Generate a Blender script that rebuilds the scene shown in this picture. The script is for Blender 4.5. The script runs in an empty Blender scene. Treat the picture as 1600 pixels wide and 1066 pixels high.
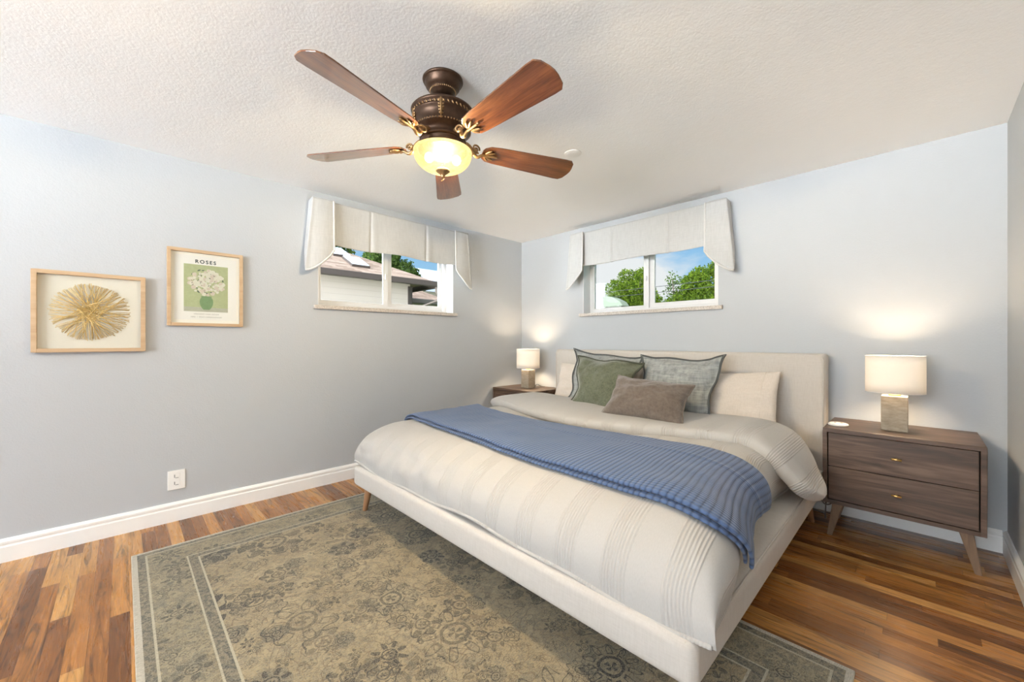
import bpy, bmesh, math, random
from mathutils import Vector, Matrix, noise
C = bpy.context.scene
COL = C.collection
PI = math.pi
rnd = random.Random(7)

# ------------------------------------------------------------------ camera, sky, sun, exposure
cam_data = bpy.data.cameras.new('camera'); cam = bpy.data.objects.new('camera', cam_data); COL.objects.link(cam)
cam.location = (3.272, -3.356, 1.125)
cam.rotation_euler = (PI/2, 0, math.radians(45.64))
cam_data.sensor_width = 36.0; cam_data.lens = 13.995; cam_data.shift_y = 0.0006
cam_data.clip_start = 0.05; cam_data.clip_end = 400
C.camera = cam
C.view_settings.view_transform = 'Standard'; C.view_settings.look = 'None'
C.view_settings.gamma = 1.0; C.view_settings.use_curve_mapping = False
C.view_settings.exposure = 0.47
SOUTH_FILL_HIGH = 10.0      # added sky glow behind the camera, fills the room
SOUTH_FILL_LOW = 40.0   # added glow below the horizon there, lights ceiling and upper walls
FAN_WATTS = 125.0
LAMP_WATTS = 20.0

# ------------------------------------------------------------------ node helper
class NT:
    def __init__(s, tree): s.t = tree; s.t.nodes.clear()
    def n(s, ty, ins=None, **props):
        nd = s.t.nodes.new(ty)
        for k, v in props.items(): setattr(nd, k, v)
        for k, v in (ins or {}).items(): s.put(nd.inputs[k], v)
        return nd
    def put(s, sock, v):
        if isinstance(v, bpy.types.NodeSocket): s.t.links.new(v, sock)
        elif isinstance(v, bpy.types.Node): s.t.links.new(v.outputs[0], sock)
        elif isinstance(v, (tuple, list)) and sock.type == 'RGBA' and len(v) == 3: sock.default_value = (*v, 1)
        else: sock.default_value = v
    def m(s, op, a, b=None, c=None):
        ins = {0: a}
        if b is not None: ins[1] = b
        if c is not None: ins[2] = c
        return s.n('ShaderNodeMath', ins, operation=op).outputs[0]
    def vm(s, op, a, b=None):
        ins = {0: a}
        if b is not None: ins[1] = b
        return s.n('ShaderNodeVectorMath', ins, operation=op).outputs[0]
    def mix(s, f, a, b, mode='MIX'):
        nd = s.n('ShaderNodeMix', data_type='RGBA', blend_type=mode)
        s.put(nd.inputs[0], f); s.put(nd.inputs[6], a); s.put(nd.inputs[7], b)
        return nd.outputs[2]
    def ramp(s, f, stops, interp='LINEAR'):
        nd = s.n('ShaderNodeValToRGB', {0: f}); cr = nd.color_ramp; cr.interpolation = interp
        while len(cr.elements) < len(stops): cr.elements.new(0.5)
        for e, (p, c) in zip(cr.elements, stops):
            e.position = p; e.color = (*c, 1) if isinstance(c, (tuple, list)) else (c, c, c, 1)
        return nd.outputs[0]
    def noise(s, vec, scale, detail=3, rough=.5, dist=0, dims='3D'):
        return s.n('ShaderNodeTexNoise', {'Vector': vec, 'Scale': scale, 'Detail': detail, 'Roughness': rough, 'Distortion': dist}, noise_dimensions=dims).outputs[0]
    def obj(s): return s.n('ShaderNodeTexCoord').outputs['Object']
    def uv(s): return s.n('ShaderNodeTexCoord').outputs['UV']
    def scale(s, v, sc): return s.n('ShaderNodeMapping', {'Vector': v, 'Scale': sc}).outputs[0]
    def xyz(s, v): return s.n('ShaderNodeSeparateXYZ', {0: v}).outputs
    def comb(s, x, y, z=0.0): return s.n('ShaderNodeCombineXYZ', {0: x, 1: y, 2: z}).outputs[0]
    def bump(s, h, strength=.3, dist=.01): return s.n('ShaderNodeBump', {'Height': h, 'Strength': strength, 'Distance': dist}).outputs[0]
    def bsdf(s, color, rough=.6, normal=None, **kw):
        ins = {'Base Color': color, 'Roughness': rough}
        if normal is not None: ins['Normal'] = normal
        ins.update(kw)
        return s.n('ShaderNodeBsdfPrincipled', ins)
    def out(s, sh): s.n('ShaderNodeOutputMaterial', {'Surface': sh.outputs[0] if isinstance(sh, bpy.types.Node) else sh})

def mat(name):
    m = bpy.data.materials.new(name); m.use_nodes = True
    return m, NT(m.node_tree)
def plain(name, color, rough=.6, metallic=0.0, var=.06, scale=40, **kw):
    m, t = mat(name)
    n = t.noise(t.obj(), scale, 3)
    col = t.mix(n, tuple(c*(1-var) for c in color), tuple(min(1, c*(1+var)) for c in color))
    t.out(t.bsdf(col, rough, None, Metallic=metallic, **kw)); return m

# ------------------------------------------------------------------ world: blue sky with clouds, plus an added fill glow to the south
w = bpy.data.worlds.new('sky'); C.world = w; w.use_nodes = True
t = NT(w.node_tree)
d = t.n('ShaderNodeTexCoord').outputs['Generated']
x, y, z = t.xyz(d)
zc = t.m('MAXIMUM', z, 0.0)
blue = t.ramp(zc, [(0.0, (.72, .86, .97)), (.12, (.42, .71, .97)), (.3, (.25, .54, .93)), (1, (.12, .32, .75))])
cv = t.comb(t.m('DIVIDE', x, t.m('ADD', zc, .22)), t.m('DIVIDE', y, t.m('ADD', zc, .22)), t.m('MULTIPLY', z, 2.0))
cn = t.noise(t.vm('ADD', cv, (.55, .0, .0)), 1.15, 6, .55, .3)
cl = t.ramp(cn, [(.46, 0.0), (.60, 1.0)])
sky = t.mix(cl, blue, (.97, .98, 1.0))
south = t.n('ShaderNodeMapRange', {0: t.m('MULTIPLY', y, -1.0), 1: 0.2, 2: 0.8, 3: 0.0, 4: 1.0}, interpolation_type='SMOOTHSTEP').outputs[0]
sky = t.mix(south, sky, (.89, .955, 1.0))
low = t.n('ShaderNodeMapRange', {0: z, 1: -.12, 2: .06, 3: SOUTH_FILL_LOW, 4: SOUTH_FILL_HIGH}, interpolation_type='SMOOTHSTEP').outputs[0]
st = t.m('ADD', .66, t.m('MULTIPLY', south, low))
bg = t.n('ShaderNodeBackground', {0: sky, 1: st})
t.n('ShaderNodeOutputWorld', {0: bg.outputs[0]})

sun_d = bpy.data.lights.new('sun', 'SUN'); sun = bpy.data.objects.new('sun', sun_d); COL.objects.link(sun)
sun_d.energy = 1.9; sun_d.angle = .01; sun_d.color = (1, .92, .82)
sun.rotation_euler = Vector((-.80, .42, -1.15)).to_track_quat('-Z', 'Y').to_euler()

# ------------------------------------------------------------------ mesh helpers
class B:
    """collects geometry of one part"""
    def __init__(s): s.bm = bmesh.new(); s.uvd = {}; s.mi = 0
    def box(s, x0, x1, y0, y1, z0, z1):
        r = bmesh.ops.create_cube(s.bm, size=1)
        for v in r['verts']:
            v.co = Vector(((x0+x1)/2+v.co.x*(x1-x0), (y0+y1)/2+v.co.y*(y1-y0), (z0+z1)/2+v.co.z*(z1-z0)))
        for f in {f for v in r['verts'] for f in v.link_faces}: f.material_index = s.mi
        return s
    def poly(s, pts):
        f = s.bm.faces.new([s.bm.verts.new(p) for p in pts]); f.material_index = s.mi; return f
    def prism(s, pts, ext):
        """closed polygon pts extruded by vector ext"""
        e = Vector(ext); a = [s.bm.verts.new(p) for p in pts]; b = [s.bm.verts.new(Vector(p)+e) for p in pts]; n = len(pts)
        s.bm.faces.new(a); s.bm.faces.new(b[::-1])
        for i in range(n): s.bm.faces.new([a[i], b[i], b[(i+1) % n], a[(i+1) % n]])
        return s
    def grid(s, fn, nu, nv, uvfn=None, closeu=False):
        vs = [[s.bm.verts.new(fn(i/nu, j/nv)) for j in range(nv+1)] for i in range(nu if closeu else nu+1)]
        lay = s.bm.loops.layers.uv.verify() if uvfn else None
        for i in range(nu):
            for j in range(nv):
                i2 = (i+1) % nu if closeu else i+1
                f = s.bm.faces.new([vs[i][j], vs[i2][j], vs[i2][j+1], vs[i][j+1]]); f.material_index = s.mi
                if uvfn:
                    for l, (a, b) in zip(f.loops, ((i, j), (i+1, j), (i+1, j+1), (i, j+1))): l[lay].uv = uvfn(a/nu, b/nv)
        return vs
    def lathe(s, prof, c=(0, 0), seg=40, a0=0):
        s.grid(lambda u, v: (lambda p: (c[0]+p[0]*math.cos(2*PI*u+a0), c[1]+p[0]*math.sin(2*PI*u+a0), p[1]))(prof[round(v*(len(prof)-1))]), seg, len(prof)-1, closeu=True)
        return s
    def tube(s, pts, r, seg=10, uvfn=None, flat=1.0, closed=False):
        pts = [Vector(p) for p in pts]; n = len(pts); rings = []
        prev = None
        for i, p in enumerate(pts):
            a = pts[i-1] if i > 0 or closed else p
            b = pts[(i+1) % n] if i < n-1 or closed else p
            tg = (b-a).normalized()
            if prev is None:
                up = Vector((0, 0, 1)) if abs(tg.z) < .9 else Vector((1, 0, 0))
                prev = (up - tg*up.dot(tg)).normalized()
            else: prev = (prev - tg*prev.dot(tg)).normalized()
            q = tg.cross(prev); rr = r[i] if isinstance(r, (list, tuple)) else r
            rings.append([s.bm.verts.new(p + (prev*math.cos(2*PI*k/seg)*flat + q*math.sin(2*PI*k/seg))*rr) for k in range(seg)])
        lay = s.bm.loops.layers.uv.verify()
        L = 0.0
        for i in range(n if closed else n-1):
            i2 = (i+1) % n; dl = (pts[i2]-pts[i]).length
            for k in range(seg):
                f = s.bm.faces.new([rings[i][k], rings[i][(k+1) % seg], rings[i2][(k+1) % seg], rings[i2][k]]); f.material_index = s.mi
                for l, uv in zip(f.loops, ((L, k), (L, k+1), (L+dl, k+1), (L+dl, k))): l[lay].uv = (uv[0], uv[1]/seg)
            L += dl
        if not closed: s.bm.faces.new(rings[0][::-1]); s.bm.faces.new(rings[-1])
        return s
    def ball(s, c, r, sc=(1, 1, 1), rot=None, sub=2):
        g = bmesh.ops.create_icosphere(s.bm, subdivisions=sub, radius=r)
        M = Matrix.Translation(c) @ (rot.to_4x4() if rot else Matrix.Identity(4)) @ Matrix.Diagonal((*sc, 1))
        for v in g['verts']: v.co = M @ v.co
        return s
    def cyl(s, p0, p1, r0, r1=None, seg=24):
        return s.tube([p0, p1], [r0, r0 if r1 is None else r1], seg)

def rootof(o):
    while o.parent: o = o.parent
    return o
def obj(name, b, m, parent=None, smooth=False, bevel=0, sub=0, solid=0, offset=0, label=None, merge=True, segs=2):
    bm = b.bm
    if merge: bmesh.ops.remove_doubles(bm, verts=bm.verts, dist=1e-6)
    bmesh.ops.recalc_face_normals(bm, faces=bm.faces)
    if parent:
        L = rootof(parent).location
        if L.length: bmesh.ops.translate(bm, verts=bm.verts, vec=-L)
    me = bpy.data.meshes.new(name); bm.to_mesh(me); bm.free()
    for mm in (m if isinstance(m, (list, tuple)) else [m]): me.materials.append(mm)
    o = bpy.data.objects.new(name, me); COL.objects.link(o)
    if parent: o.parent = parent
    if smooth: me.polygons.foreach_set('use_smooth', [True]*len(me.polygons))
    if solid:
        d_ = o.modifiers.new('solid', 'SOLIDIFY'); d_.thickness = solid; d_.offset = offset
    if bevel:
        d_ = o.modifiers.new('bevel', 'BEVEL'); d_.width = bevel; d_.segments = segs; d_.limit_method = 'ANGLE'; d_.angle_limit = math.radians(35)
    if sub:
        d_ = o.modifiers.new('sub', 'SUBSURF'); d_.levels = sub; d_.render_levels = sub
    if label: o['label'] = label
    return o
def tag(o, label, cat, group=None, kind=None):
    o['label'] = label; o['category'] = cat
    if group: o['group'] = group
    if kind: o['kind'] = kind
    return o
def thing(name, label, cat, loc=(0, 0, 0), group=None, kind=None):
    o = bpy.data.objects.new(name, None); COL.objects.link(o); o.location = loc; o.empty_display_size = .05
    return tag(o, label, cat, group, kind)
def struct(name, b, m, parent=None, **kw):
    o = obj(name, b, m, parent, **kw)
    if not parent: o['kind'] = 'structure'
    return o
def copy_tree(o, parent=None):
    c = o.copy(); COL.objects.link(c)
    if parent: c.parent = parent
    for ch in list(o.children): copy_tree(ch, c)
    return c
def lerp(a, b, f): return a+(b-a)*f
def sstep(a, b, v):
    v = max(0, min(1, (v-a)/(b-a))); return v*v*(3-2*v)
def nz(x, y, z=0): return noise.noise(Vector((x, y, z)))
def interp(tab, s):
    """Catmull-Rom through the rows of tab, s in 0..1"""
    n = len(tab)-1; f = min(max(s, 0), 1)*n; i = min(int(f), n-1); f -= i
    p0, p1, p2, p3 = tab[max(i-1, 0)], tab[i], tab[i+1], tab[min(i+2, n)]
    return [.5*((2*b)+(-a+c)*f+(2*a-5*b+4*c-e)*f*f+(-a+3*b-3*c+e)*f**3) for a, b, c, e in zip(p0, p1, p2, p3)]

# ------------------------------------------------------------------ materials
def wall_material(name, c, bs=.18):
    m, t = mat(name); o = t.obj()
    h = t.m('ADD', t.noise(o, 95, 4, .6), t.m('MULTIPLY', t.noise(o, 26, 2), .8))
    col = t.mix(t.noise(o, 3, 2), tuple(k*.985 for k in c), tuple(k*1.015 for k in c))
    t.out(t.bsdf(col, .55, t.bump(h, bs, .006))); return m
M_wall = wall_material('wall_paint', (.475, .497, .522))
M_ceil = wall_material('ceiling_paint', (.915, .93, .945), .22)
M_trim = plain('trim_white', (.86, .86, .85), .35, var=.01)
M_vinyl = plain('window_vinyl', (.76, .76, .765), .35, var=.01)

def floor_material():
    m, t = mat('oak_floor'); o = t.obj(); x, y, z = t.xyz(o)
    W = .0575
    row = t.m('FLOOR', t.m('DIVIDE', y, W))
    h1 = t.n('ShaderNodeTexWhiteNoise', {'W': row}, noise_dimensions='1D').outputs[0]
    L = t.m('ADD', .55, t.m('MULTIPLY', h1, .5))
    xs = t.m('DIVIDE', t.m('ADD', x, t.m('MULTIPLY', h1, 7.3)), L)
    cid = t.m('FLOOR', xs)
    wn = t.n('ShaderNodeTexWhiteNoise', {'Vector': t.comb(row, cid)}, noise_dimensions='2D')
    r = wn.outputs[0]
    tone = t.ramp(r, [(0, (.155, .060, .018)), (.2, (.255, .100, .028)), (.5, (.40, .168, .044)), (.75, (.49, .225, .064)), (1, (.57, .30, .098))])
    off = t.m('MULTIPLY', r, 31.0)
    gv = t.comb(t.m('MULTIPLY', x, 1.6), t.m('MULTIPLY', y, 26.0), off)
    g = t.noise(gv, 1.6, 6, .62, 1.6)
    streak = t.ramp(g, [(.28, .34), (.40, .80), (.52, 1.0), (.75, 1.16)])
    gv2 = t.comb(t.m('MULTIPLY', x, .9), t.m('MULTIPLY', y, 9.0), t.m('ADD', off, 5.0))
    g2 = t.ramp(t.noise(gv2, 2.2, 4, .6, 2.4), [(.0, 1.08), (.54, 1.0), (.63, .55), (.70, .20), (.77, .85)])
    fine = t.ramp(t.noise(t.comb(t.m('MULTIPLY', x, 8.0), t.m('MULTIPLY', y, 240.0), off), 1.0, 3), [(.3, .86), (.7, 1.1)])
    col = t.mix(1.0, tone, streak, 'MULTIPLY'); col = t.mix(.9, col, g2, 'MULTIPLY'); col = t.mix(1.0, col, fine, 'MULTIPLY')
    fy = t.m('FRACT', t.m('DIVIDE', y, W)); fx = t.m('FRACT', xs)
    ey = t.m('MINIMUM', fy, t.m('SUBTRACT', 1.0, fy)); ex = t.m('MULTIPLY', t.m('MINIMUM', fx, t.m('SUBTRACT', 1.0, fx)), 11.0)
    e = t.ramp(t.m('MINIMUM', ey, ex), [(0, 0.0), (.025, 1.0)])
    col = t.mix(e, t.mix(.55, col, (.03, .012, .005)), col)
    rough = t.ramp(g, [(.3, .34), (.7, .24)])
    t.out(t.bsdf(col, rough, t.bump(t.m('ADD', t.m('MULTIPLY', e, .6), t.m('MULTIPLY', g, .12)), .25, .002), **{'Coat Weight': .12, 'Coat Roughness': .2})); return m
M_floor = floor_material()

def wood_material(name, dark, mid, light, axis=0, rough=.45, sc=1.0, coat=0.0):
    m, t = mat(name); o = t.obj()
    s = [22*sc]*3; s[axis] = 1.6*sc
    v = t.scale(o, tuple(s))
    g = t.noise(v, 1.0, 6, .6, 1.2)
    big = [5*sc]*3; big[axis] = .8*sc
    b = t.noise(t.scale(o, tuple(big)), 1.0, 3, .5, .8)
    f = t.m('ADD', t.m('MULTIPLY', g, .65), t.m('MULTIPLY', b, .35))
    col = t.ramp(f, [(.32, dark), (.5, mid), (.66, light)])
    t.out(t.bsdf(col, rough, t.bump(g, .12, .002), **{'Coat Weight': coat, 'Coat Roughness': .10})); return m
M_walnut = wood_material('walnut_grey', (.030, .018, .012), (.092, .054, .036), (.175, .110, .075), 0, .40, 1.5)
M_walnut_leg = wood_material('walnut_leg', (.12, .078, .052), (.20, .135, .092), (.27, .19, .13), 2, .45)
M_gap = plain('shadow_gap', (.02, .015, .012), .8)
M_blade = wood_material('fan_blade_wood', (.060, .017, .006), (.155, .050, .015), (.26, .095, .030), 0, .28, 2.6, 1.0)
M_oak_frame = wood_material('oak_frame', (.43, .285, .165), (.53, .37, .225), (.60, .44, .28), 1, .5)
M_bedleg = wood_material('beech_leg', (.30, .15, .075), (.38, .20, .10), (.45, .25, .135), 2, .4)
M_bronze = plain('oiled_bronze', (.075, .042, .026), .42, .75, .35, 60)
M_gilt = plain('antique_gilt', (.40, .25, .12), .4, .85, .4, 90)
M_brass = plain('brass', (.72, .50, .20), .3, 1.0)
M_white_plastic = plain('white_plastic', (.84, .83, .81), .35, var=.01)
M_black = plain('black_rubber', (.02, .02, .02), .5)
M_granite = None

def weave(name, c1, c2, sx=900, bs=.25, slub=True, rough=.9, sheen=.2, uv=False):
    """linen-like cloth: crossed threads with slubs"""
    m, t = mat(name); o = t.uv() if uv else t.obj()
    a = t.noise(t.scale(o, (sx*.09, sx*.09, sx*.012)), 1, 3, .6); b = t.noise(t.scale(o, (sx*.012, sx*.03, sx*.2)), 1, 3, .6)
    f = t.m('ADD', t.m('MULTIPLY', a, .5), t.m('MULTIPLY', b, .5))
    col = t.ramp(f, [(.36, c1), (.62, c2)])
    fine = t.noise(o, sx, 2)
    t.out(t.bsdf(col, rough, t.bump(t.m('ADD', fine, f), bs, .002), **{'Sheen Weight': sheen})); return m
M_linen_bed = weave('bed_linen', (.535, .492, .445), (.59, .548, .50), 1900, .15)
M_valance = weave('valance_linen', (.47, .473, .47), (.53, .532, .528), 1100, .15)
M_lining = weave('valance_lining', (.60, .595, .585), (.66, .655, .645), 900)
M_sham = weave('sham_linen', (.20, .215, .215), (.40, .415, .40), 500, .45)
M_case = weave('pillowcase', (.61, .535, .46), (.68, .605, .53), 1700, .15)

def duvet_material():
    m, t = mat('duvet_cotton'); u, v, _ = t.xyz(t.uv())
    P = .178
    f = t.m('FRACT', t.m('DIVIDE', t.m('ADD', u, -2.145), P))
    band = t.m('MULTIPLY', t.m('GREATER_THAN', f, .0), t.m('LESS_THAN', f, .47))
    rib = t.m('SUBTRACT', .5, t.m('MULTIPLY', .5, t.m('COSINE', t.m('MULTIPLY', t.m('DIVIDE', f, .47), 2*PI*8))))
    h = t.m('MULTIPLY', band, rib)
    weft = t.noise(t.comb(t.m('MULTIPLY', u, 420.0), t.m('MULTIPLY', v, 90.0)), 1, 2)
    col = t.mix(weft, (.43, .412, .388), (.52, .50, .475))
    valley = t.ramp(rib, [(.0, 1.0), (.32, .0)])
    col = t.mix(t.m('MULTIPLY', t.m('MULTIPLY', band, valley), .14), col, (.34, .30, .255))
    hh = t.m('ADD', h, t.m('MULTIPLY', weft, .12))
    t.out(t.bsdf(col, .92, t.bump(hh, .42, .005), **{'Sheen Weight': .15})); return m
M_duvet = duvet_material()
def throw_material():
    m, t = mat('blue_knit'); u, v, _ = t.xyz(t.uv())
    r1 = t.m('ABSOLUTE', t.m('SINE', t.m('MULTIPLY', u, PI/.021)))
    r2 = t.m('ABSOLUTE', t.m('SINE', t.m('MULTIPLY', v, PI/.013)))
    h = t.m('ADD', t.m('MULTIPLY', r1, .75), t.m('MULTIPLY', r2, .35))
    n = t.noise(t.comb(t.m('MULTIPLY', u, 300.0), t.m('MULTIPLY', v, 300.0)), 1, 2)
    col = t.ramp(t.m('ADD', h, t.m('MULTIPLY', n, .25)), [(.10, (.019, .034, .075)), (.5, (.046, .082, .172)), (1.0, (.084, .140, .282))])
    t.out(t.bsdf(col, .95, t.bump(h, .6, .006), **{'Sheen Weight': .25})); return m
M_throw = throw_material()
def velvet(name, c1, c2, sc=16, sheen=.5):
    m, t = mat(name); o = t.obj()
    vo = t.n('ShaderNodeTexVoronoi', {'Vector': t.vm('ADD', o, t.vm('SCALE', t.n('ShaderNodeTexNoise', {'Vector': o, 'Scale': 14.0}).outputs[1])), 'Scale': sc}, feature='F1').outputs[0]
    ring = t.m('ABSOLUTE', t.m('SINE', t.m('MULTIPLY', vo, 16.0)))
    f = t.m('ADD', t.m('MULTIPLY', ring, .5), t.m('MULTIPLY', t.noise(o, 60, 4), .5))
    col = t.ramp(f, [(.25, c1), (.75, c2)])
    t.out(t.bsdf(col, .9, t.bump(t.m('ADD', f, t.noise(o, 500, 2)), .4, .004), **{'Sheen Weight': sheen, 'Sheen Roughness': .4})); return m
M_green = velvet('green_velvet', (.04, .05, .03), (.175, .19, .125))
M_taupe = velvet('taupe_velvet', (.055, .042, .033), (.215, .172, .14), 34)
def stitch(name, ca, cb, per=.016):
    m, t = mat(name); u, v, _ = t.xyz(t.uv())
    s = t.m('GREATER_THAN', t.m('FRACT', t.m('DIVIDE', u, per)), .35)
    t.out(t.bsdf(t.mix(s, cb, ca), .9)); return m
M_whip = stitch('whip_stitch', (.035, .04, .042), (.20, .21, .205), .010)
M_fringe = stitch('green_fringe', (.05, .055, .04), (.10, .11, .075), .012)

def rug_material(x0, x1, y0, y1):
    m, t = mat('faded_rug'); o = t.obj(); x, y, _ = t.xyz(o)
    warp = t.n('ShaderNodeTexNoise', {'Vector': o, 'Scale': 9.0, 'Detail': 2.0}).outputs[1]
    wv = t.vm('ADD', o, t.vm('MULTIPLY', t.vm('SUBTRACT', warp, (.5, .5, .5)), (.035, .035, 0)))
    wx, wy, _ = t.xyz(wv)
    flat = t.comb(wx, wy)
    dx = t.m('MINIMUM', t.m('SUBTRACT', x, x0), t.m('SUBTRACT', x1, x)); dy = t.m('MINIMUM', t.m('SUBTRACT', y, y0), t.m('SUBTRACT', y1, y))
    D = t.m('MINIMUM', dx, dy)
    def inside(a, b): return t.m('MULTIPLY', t.m('GREATER_THAN', D, a), t.m('LESS_THAN', D, b))
    def rosettes(sc, pet, seed, rad, rnd_=.75):
        vv = t.vm('ADD', flat, (seed, seed*1.7, 0))
        vo = t.n('ShaderNodeTexVoronoi', {'Vector': vv, 'Scale': sc, 'Randomness': rnd_}, feature='F1', voronoi_dimensions='2D')
        dist = vo.outputs['Distance']; colr = t.n('ShaderNodeSeparateColor', {0: vo.outputs['Color']}).outputs
        lx, ly, _ = t.xyz(t.vm('SUBTRACT', vv, vo.outputs['Position']))
        ang = t.m('ARCTAN2', ly, lx)
        k = t.m('FLOOR', t.m('ADD', pet, t.m('MULTIPLY', colr[0], 5.0)))
        pt = t.m('COSINE', t.m('MULTIPLY', ang, k))
        r = t.m('DIVIDE', dist, t.m('ADD', rad*.6, t.m('MULTIPLY', colr[1], rad*.6)))
        edge = t.m('ADD', .72, t.m('MULTIPLY', pt, .26))
        leaf = t.m('MULTIPLY', t.m('LESS_THAN', r, edge), t.m('GREATER_THAN', r, .50))
        gap = t.m('SUBTRACT', 1.0, t.m('MULTIPLY', t.m('MULTIPLY', t.m('GREATER_THAN', r, .56), t.m('LESS_THAN', r, t.m('SUBTRACT', edge, .07))), t.m('GREATER_THAN', pt, .35)))
        petal = t.m('MULTIPLY', t.m('MULTIPLY', leaf, t.m('GREATER_THAN', pt, -.15)), t.m('MAXIMUM', gap, t.m('GREATER_THAN', colr[1], .6)))
        ring = t.m('MULTIPLY', t.m('LESS_THAN', r, .42), t.m('GREATER_THAN', r, .32))
        core = t.m('MULTIPLY', t.m('LESS_THAN', r, .2), t.m('GREATER_THAN', t.m('COSINE', t.m('MULTIPLY', ang, 4.0)), -.1))
        a = t.m('MAXIMUM', t.m('MAXIMUM', petal, ring), core)
        halo = t.m('LESS_THAN', r, 1.0)
        return a, halo, colr[2], r, pt
    base = t.ramp(t.noise(o, 5, 3), [(.3, (.29, .225, .125)), (.7, (.42, .335, .20))])
    A, hA, cA, rA, pA = rosettes(2.6, 7.0, 3.1, .42)
    Bm, hB, cB, rB, pB = rosettes(6.2, 5.0, 11.7, .40, .9)
    Cm, hC, cC, rC, pC = rosettes(15.0, 4.0, 5.3, .42, 1.0)
    # twining stems: contour lines of a smooth noise
    n1 = t.noise(flat, 5.5, 2, .5, .6); n2 = t.noise(t.vm('ADD', flat, (9, 4, 0)), 11.0, 2, .5, .8)
    vine = t.m('MAXIMUM', t.m('LESS_THAN', t.m('ABSOLUTE', t.m('SUBTRACT', t.m('FRACT', t.m('MULTIPLY', n1, 9.0)), .5)), .055),
               t.m('LESS_THAN', t.m('ABSOLUTE', t.m('SUBTRACT', t.m('FRACT', t.m('MULTIPLY', n2, 7.0)), .5)), .05))
    grey = (.115, .115, .095); dark = (.013, .014, .015); olive = (.24, .215, .14); brown = (.16, .115, .07)
    Dm, hD, cD, rD, pD = rosettes(31.0, 3.0, 8.8, .42, 1.0)
    field = t.mix(t.m('MULTIPLY', hA, t.m('MULTIPLY', t.m('GREATER_THAN', cA, .5), .35)), base, olive)
    field = t.mix(t.m('MULTIPLY', hB, t.m('MULTIPLY', t.m('GREATER_THAN', cB, .72), .45)), field, grey)
    blot = t.ramp(t.noise(flat, 21, 3, .65, .8), [(.50, 0.0), (.60, 1.0)])
    field = t.mix(t.m('MULTIPLY', blot, .38), field, grey)
    field = t.mix(t.m('MULTIPLY', vine, .7), field, brown)
    field = t.mix(t.m('MULTIPLY', Dm, .5), field, grey)
    field = t.mix(t.m('MULTIPLY', Cm, t.m('ADD', .25, t.m('MULTIPLY', cC, .6))), field, dark)
    broken = t.ramp(t.noise(flat, 13, 2), [(.47, 0.0), (.53, 1.0)])
    ringB = t.m('MULTIPLY', broken, t.m('LESS_THAN', t.m('ABSOLUTE', t.m('SUBTRACT', rB, t.m('ADD', .86, t.m('MULTIPLY', pB, .10)))), .045))
    ringA = t.m('MULTIPLY', broken, t.m('LESS_THAN', t.m('ABSOLUTE', t.m('SUBTRACT', rA, t.m('ADD', .90, t.m('MULTIPLY', pA, .09)))), .022))
    field = t.mix(t.m('MULTIPLY', t.m('MAXIMUM', ringA, ringB), .8), field, dark)
    field = t.mix(t.m('MULTIPLY', Bm, t.m('ADD', .35, t.m('MULTIPLY', cB, .65))), field, dark)
    field = t.mix(t.m('MULTIPLY', A, t.m('ADD', .4, t.m('MULTIPLY', cA, .6))), field, dark)
    # borders
    speck = t.ramp(t.noise(flat, 55, 3, .7), [(.42, 0.0), (.56, 1.0)])
    bmain = t.mix(t.m('MULTIPLY', blot, .55), t.mix(.5, base, olive), grey)
    bm_m = t.m('MAXIMUM', Bm, t.m('MULTIPLY', Cm, .6))
    bmain = t.mix(t.m('MULTIPLY', t.m('MAXIMUM', bm_m, t.m('MULTIPLY', Dm, .7)), .8), bmain, dark)
    bmain = t.mix(t.m('MULTIPLY', vine, .5), bmain, grey)
    bdark = t.mix(speck, (.062, .064, .058), t.mix(.6, base, grey))
    light = (.46, .41, .30)
    col = field
    col = t.mix(inside(.06, .205), col, bmain)
    col = t.mix(inside(.022, .052), col, bdark); col = t.mix(inside(.212, .248), col, bdark)
    col = t.mix(t.m('MAXIMUM', inside(.052, .060), t.m('MAXIMUM', inside(.205, .212), inside(.248, .256))), col, light)
    col = t.mix(inside(-1, .022), col, (.50, .46, .38))
    # wear, woven texture
    wear = t.ramp(t.noise(o, 3.2, 4, .6), [(.4, 0.0), (.75, .35)])
    col = t.mix(wear, col, t.mix(.5, base, col))
    wv2 = t.noise(t.scale(o, (380, 55, 1)), 1, 3, .7)
    thr = t.ramp(wv2, [(.3, .55), (.7, 1.3)])
    col = t.mix(1.0, col, thr, 'MULTIPLY')
    col = t.mix(t.ramp(t.noise(o, 240, 2, .6), [(.42, 0.0), (.6, .3)]), col, (.42, .38, .30))
    t.out(t.bsdf(col, .95, t.bump(t.m('ADD', wv2, t.noise(o, 400, 2)), .5, .003), **{'Sheen Weight': .1})); return m

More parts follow.
